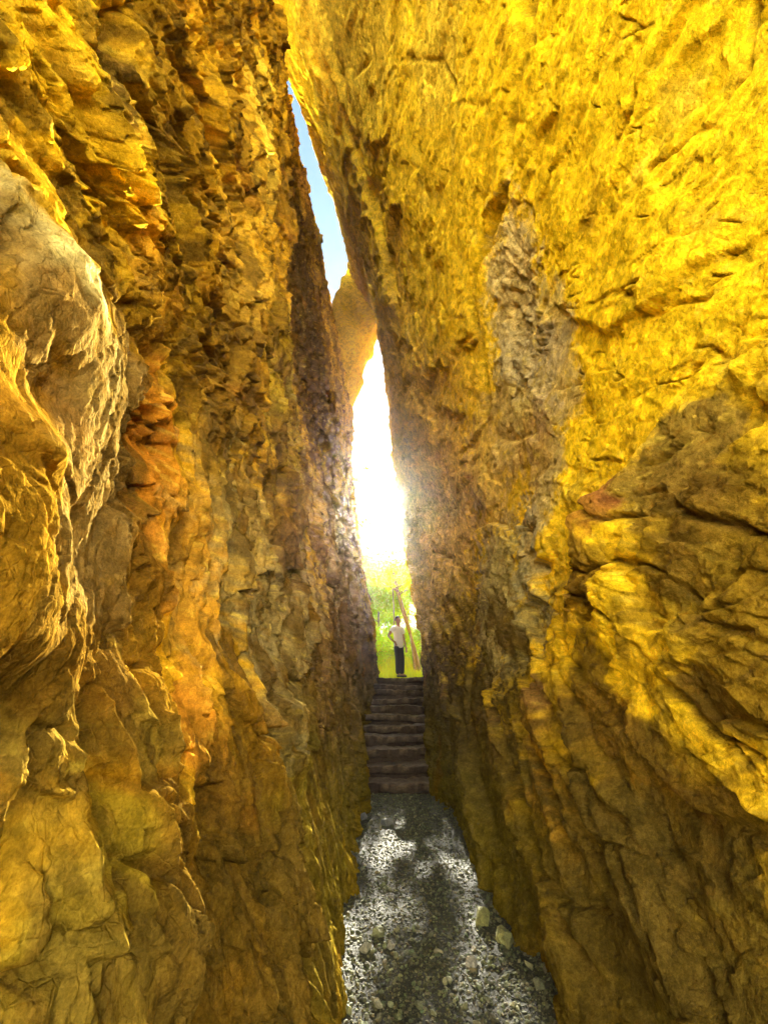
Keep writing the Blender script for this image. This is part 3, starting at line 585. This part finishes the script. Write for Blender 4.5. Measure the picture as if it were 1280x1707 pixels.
for sd_, hx0, hy0, hz0, dx, dz, dy in (('L', .228, -.08, .82, 0, -1, -.15), ('R', -.20, -.03, .99, .45, -.75, -.3)):
    hand = 'ha'+sd_
    for fi, (o1, l) in enumerate(((-.03, .070), (-.01, .082), (.01, .078), (.03, .062))):
        b0 = Vector((hx0, hy0+o1, hz0)); dd = Vector((dx, dy, dz)).normalized()
        B.append(('f%s%da' % (sd_, fi), tuple(b0+dd*.045), hand, .009)); B.append(('f%s%db' % (sd_, fi), tuple(b0+dd*(.045+l*.5)+Vector((0, 0, -.004))), 'f%s%da' % (sd_, fi), .0085))
        B.append(('f%s%dc' % (sd_, fi), tuple(b0+dd*(.045+l*.9)+Vector((-.012 if sd_ == 'L' else 0, 0, -.012))), 'f%s%db' % (sd_, fi), .0075))
    b0 = Vector((hx0, hy0-.035, hz0+.015)); B.append(('t%sa' % sd_, tuple(b0+Vector((0, -.012, -.012))), hand, .011)); B.append(('t%sb' % sd_, tuple(b0+Vector((dx*.02, -.03, -.045))), 't%sa' % sd_, .009))
Vb, Eb, Rb = joints(B); body = skin_body('body', Vb, Eb, Rb, 0, M_skin, pr)
S = [('hem', (0, 0, .80), None, (.17, .14)), ('pelvis', (-.005, 0, .90), 'hem', (.175, .14)), ('waist', (-.01, 0, 1.06), 'pelvis', (.168, .125)), ('chest', (-.02, 0, 1.27), 'waist', (.178, .13)), ('neckb', (-.02, .01, 1.42), 'chest', (.10, .085)), ('col', (-.02, .008, 1.462), 'neckb', .068),
     ('shL', (.15, .01, 1.40), 'neckb', .080), ('slL', (.21, .017, 1.24), 'shL', .075), ('shR', (-.19, .01, 1.40), 'neckb', .080), ('slR', (-.30, .033, 1.27), 'shR', .072)]
Vs, Es, Rs = joints(S); skin_body('shirt', Vs, Es, Rs, 0, M_shirt, pr)
Tt = [('pelvis', (0, 0, .95), None, (.135, .108)), ('hipL', (.08, 0, .82), 'pelvis', .095), ('knL', (.115, -.01, .50), 'hipL', .085), ('anL', (.12, .01, .08), 'knL', .078),
      ('hipR', (-.08, 0, .82), 'pelvis', .095), ('knR', (-.06, -.02, .50), 'hipR', .085), ('anR', (-.03, .01, .08), 'knR', .078)]
Vt, Et, Rt = joints(Tt); skin_body('trousers', Vt, Et, Rt, 0, M_trs, pr)
for cx in (.13, -.037):
    skin_body('shoe', [(cx, .05, .04), (cx+.004, -.05, .04), (cx+.01, -.17, .032)], [(0, 1), (1, 2)], [(.045, .038), (.048, .036), (.042, .026)], 0, M_shoe, pr)
def head_part(name, fn, mat, parent, c, r, us=28, vs=20):
    V = []; 
    for i in range(us):
        for j in range(vs):
            a = 2*math.pi*i/us; b = math.pi*(j+.5)/vs
            d = Vector((math.sin(b)*math.cos(a), math.sin(b)*math.sin(a), math.cos(b))); k = fn(d)
            V.append((c[0]+d.x*r[0]*k, c[1]+d.y*r[1]*k, c[2]+d.z*r[2]*k))
    F = []
    for i in range(us):
        for j in range(vs-1):
            F.append((i*vs+j, i*vs+j+1, ((i+1) % us)*vs+j+1, ((i+1) % us)*vs+j))
    return mesh_np(name, V, np.array(F), mat, parent, smooth=True)
head_part('hair', lambda d: 1.0 if (d.z > .25+.55*(-d.y) or d.y > .1 and d.z > -.45) else .62, M_hair, pr, (-.02, .008, 1.675), (.088, .105, .108))
nose = head_part('nose', lambda d: 1, M_skin, pr, (-.02, -.098, 1.645), (.012, .018, .024), 10, 8)
for ex in (-.032, .032): head_part('eye', lambda d: 1, M_hair, pr, (-.02+ex, -.086, 1.668), (.013, .009, .007), 10, 8)
head_part('mouth', lambda d: 1, plain('lips', (.25, .08, .06), .5, .1), pr, (-.02, -.082, 1.603), (.022, .010, .006), 10, 8)
for ex in (-.078, .078): head_part('ear', lambda d: 1, M_skin, pr, (-.02+ex, .0, 1.655), (.010, .018, .030), 10, 8)

# ---------------------------------------------------------------- trees, shrubs, grass beyond the exit
def leaves(centres, radii, n, size, rs, up=.3, sq=1.):
    c = np.asarray(centres); r = np.asarray(radii); w = r**2; idx = rs.choice(len(c), n, p=w/w.sum())
    d = rs.normal(size=(n, 3)); d /= np.linalg.norm(d, axis=1)[:, None]; d *= (rs.random(n)**.45)[:, None]
    P = c[idx]+d*r[idx][:, None]*np.array([1, 1, sq])
    a = rs.normal(size=(n, 3)); a /= np.linalg.norm(a, axis=1)[:, None]
    b = np.cross(a, rs.normal(size=(n, 3))); b /= np.linalg.norm(b, axis=1)[:, None]
    s = size*(.6+.8*rs.random(n))[:, None]
    V = np.stack([P-a*s, P+b*s*.42-a*s*.1, P+a*s, P-b*s*.42-a*s*.1], 1)
    col = np.clip(.75+.5*rs.random((n, 1))+.12*rs.normal(size=(n, 3)), .35, 1.4)
    return V.reshape(-1, 3), np.arange(4*n).reshape(n, 4), np.repeat(col, 4, 0)
def tree(x, y, h, cr, n, label, seed, lean=(0, 0), trunks=1, base=.45, rad=.09, leafsz=.09, group='trees beyond the exit'):
    rs = np.random.default_rng(seed); z = float(hill_z(np.array([x]), np.array([y]))[0])-.05
    root = empty('tree', (x, y, z)); tag(root, label, 'tree', group)
    cen, rr = [], []
    for t in range(trunks):
        lx, ly = lean[0]+.35*t*(-1)**t*.6, lean[1]
        P = [(.12*t+lx*s_+.10*math.sin(s_*5+t), ly*s_+.1*math.cos(s_*4+seed), h*.95*s_) for s_ in np.linspace(0, 1, 9)]
        V, F = tube(P, [rad*(1.25-s_*1.05) for s_ in np.linspace(0, 1, 9)], 9)
        VV, FF = list(V), list(F)
        for k in range(9):
            s_ = base+(1-base)*(k+.3)/9; i = min(int(s_*8), 7); p0 = Vector(P[i]).lerp(Vector(P[i+1]), s_*8-i)
            a = k*2.4+rs.random(); L = cr*(.55+.5*rs.random())*(1.15-.5*(s_-base)/(1-base))
            p1 = p0+Vector((math.cos(a)*L*.5, math.sin(a)*L*.5, L*.30)); p2 = p0+Vector((math.cos(a)*L, math.sin(a)*L, L*.45+.1))
            v, f = tube([p0, p0.lerp(p1, .5)+Vector((0, 0, .04)), p1, p2], [rad*.45, rad*.34, rad*.22, rad*.08], 6, len(VV)); VV += v; FF += f
            for q, sc in ((p1, .32), (p2, .42)): cen.append(tuple(q)); rr.append(cr*sc*(.7+.5*rs.random()))
            for m_ in range(2):
                q = p2+Vector(rs.normal(size=3)*cr*.35); cen.append(tuple(q)); rr.append(cr*.26*(.6+.6*rs.random()))
                v, f = tube([p1, p1.lerp(q, .5)+Vector((0, 0, .05)), q], [rad*.16, rad*.11, rad*.04], 5, len(VV)); VV += v; FF += f
        mesh_np('trunk', np.array([tuple(v) for v in VV]), np.array(FF), M_bark, root, smooth=True)
    V, F, C = leaves(cen, rr, n, leafsz, rs, sq=.75)
    mesh_np('crown', V, F, M_leaf, root, color=C)
    return root
tree(2.0, 16.6, 4.6, .7, 2000, 'slender double stemmed tree with bright yellow green leaves leaning behind the person', 1, lean=(-.75, 0), trunks=2, base=.72, rad=.065, leafsz=.045)
tree(-1.3, 22.5, 11.5, 1.5, 9000, 'tall airy tree on the left edge of the opening reaching up into the white sky', 2, lean=(.1, 0), base=.45, leafsz=.09, rad=.10)
tree(1.75, 26, 8.2, .30, 4200, 'narrow upright tree whose leafy tip stands just below the sun', 9, lean=(-.1, 0), base=.55, leafsz=.07, rad=.05)
tree(4.1, 24, 11.5, 1.9, 2200, 'tall tree on the right whose thin upper twigs cross in front of the sun', 8, lean=(-1.3, 0), base=.4, leafsz=.08, rad=.11)
tree(3.6, 29, 7.0, 2.4, 16000, 'broad leafy tree on the slope right of the leaning double stem', 3, base=.2, leafsz=.10, rad=.09)
tree(.9, 31, 6.6, 2.6, 18000, 'rounded pale green tree directly behind the person on the slope', 4, base=.2, leafsz=.11, rad=.09)
tree(-3.2, 32, 8.5, 2.8, 16000, 'wide tree low on the slope at the left of the opening', 5, base=.2, leafsz=.11, rad=.11)
tree(4.6, 44, 10.5, 3.8, 18000, 'large distant tree rising over the slope at the right of the opening', 6, base=.15, leafsz=.16, rad=.16)
tree(.2, 52, 9.5, 4.6, 24000, 'farthest tall tree on the slope behind all the others', 7, base=.12, leafsz=.19, rad=.16)
def shrub(x, y, s, n, label, seed):
    rs = np.random.default_rng(seed); z = float(hill_z(np.array([x]), np.array([y]))[0])-.05
    root = empty('shrub', (x, y, z)); tag(root, label, 'shrub', 'shrubs on the slope beyond the exit')
    VV, FF, cen, rr = [], [], [], []
    for k in range(9):
        a = k*2.4; L = s*(.6+.5*rs.random()); q = Vector((math.cos(a)*L*.7, math.sin(a)*L*.7, L*.9+.1))
        v, f = tube([(0, 0, 0), q*.5+Vector((0, 0, .1*s)), q], [.03*s, .02*s, .006], 5, len(VV)); VV += v; FF += f
        cen.append(tuple(q)); rr.append(s*.38); cen.append(tuple(q*.55)); rr.append(s*.36)
    mesh_np('stem', np.array([tuple(v) for v in VV]), np.array(FF), M_bark, root, smooth=True)
    V, F, C = leaves(cen, rr, n, .05+.012*s, rs); mesh_np('foliage', V, F, M_leaf, root, color=C)
shrub(.2, 18.2, 1.0, 3500, 'bright shrub on the slope to the left of the person', 21)
shrub(2.6, 18.8, .9, 3500, 'bright shrub right of the leaning tree stems', 22)
shrub(1.3, 21.5, 1.3, 4500, 'large shrub seen between the person and the stems', 23)
shrub(-.6, 24.0, 1.6, 5000, 'tall rounded shrub behind the leftmost shrub', 24)
shrub(3.1, 27.0, 1.7, 5000, 'dense shrub higher up the slope on the right', 25)
shrub(.8, 25.5, 1.4, 5000, 'middle shrub high on the slope behind the person', 26)
rs = np.random.default_rng(77); n = 26000
gx_ = rs.uniform(-3.5, 6, n); gy_ = 13.1+20*rs.random(n)**1.6; gz_ = hill_z(gx_, gy_); hh = (.10+.22*rs.random(n))*(1+(gy_-13)*.03); wv = .006+.006*(gy_-13)*.3
an = rs.uniform(0, 6.28, n); lx, ly = rs.normal(size=n)*.35*hh, rs.normal(size=n)*.35*hh
b0 = np.stack([gx_-np.cos(an)*wv, gy_-np.sin(an)*wv, gz_-.02], -1); b1 = np.stack([gx_+np.cos(an)*wv, gy_+np.sin(an)*wv, gz_-.02], -1)
m0 = np.stack([gx_-np.cos(an)*wv*.7+lx*.35, gy_+ly*.35-np.sin(an)*wv*.7, gz_+hh*.6], -1); m1 = np.stack([gx_+np.cos(an)*wv*.7+lx*.35, gy_+ly*.35+np.sin(an)*wv*.7, gz_+hh*.6], -1)
tp = np.stack([gx_+lx, gy_+ly, gz_+hh], -1)
V = np.stack([b0, b1, m1, m0, tp], 1).reshape(-1, 3); k = np.arange(n)*5
g = mesh_np('grass', V, [np.stack([k, k+1, k+2, k+3], -1), np.stack([k+3, k+2, k+4], -1)], M_grass, color=np.repeat(np.clip(.8+.3*rs.random((n, 1))+.08*rs.normal(size=(n, 3)), .4, 1.3), 5, 0))
tag(g, 'sunlit yellow green grass on the slope beyond the exit', 'grass', kind='stuff')

# ---------------------------------------------------------------- added scattering air, standing in for the lens glow round the sun
bm = bmesh.new(); bmesh.ops.create_cube(bm, size=1)
for v in bm.verts: v.co = Vector((v.co.x*1230, 255+v.co.y*1330, 26+v.co.z*64))
me = bpy.data.meshes.new('glow_haze'); bm.to_mesh(me); bm.free(); hz = bpy.data.objects.new('glow_haze', me); COL.objects.link(hz); tag(hz, kind='stuff')
hm = bpy.data.materials.new('glow_air'); hm.use_nodes = True; nt = hm.node_tree; nt.nodes.clear()
pv = nd(nt, 'ShaderNodeVolumePrincipled'); out = nd(nt, 'ShaderNodeOutputMaterial'); nt.links.new(pv.outputs[0], out.inputs['Volume'])
pv.inputs['Color'].default_value = (1, .88, .80, 1); pv.inputs['Density'].default_value = .00028; pv.inputs['Anisotropy'].default_value = .88
me.materials.append(hm)
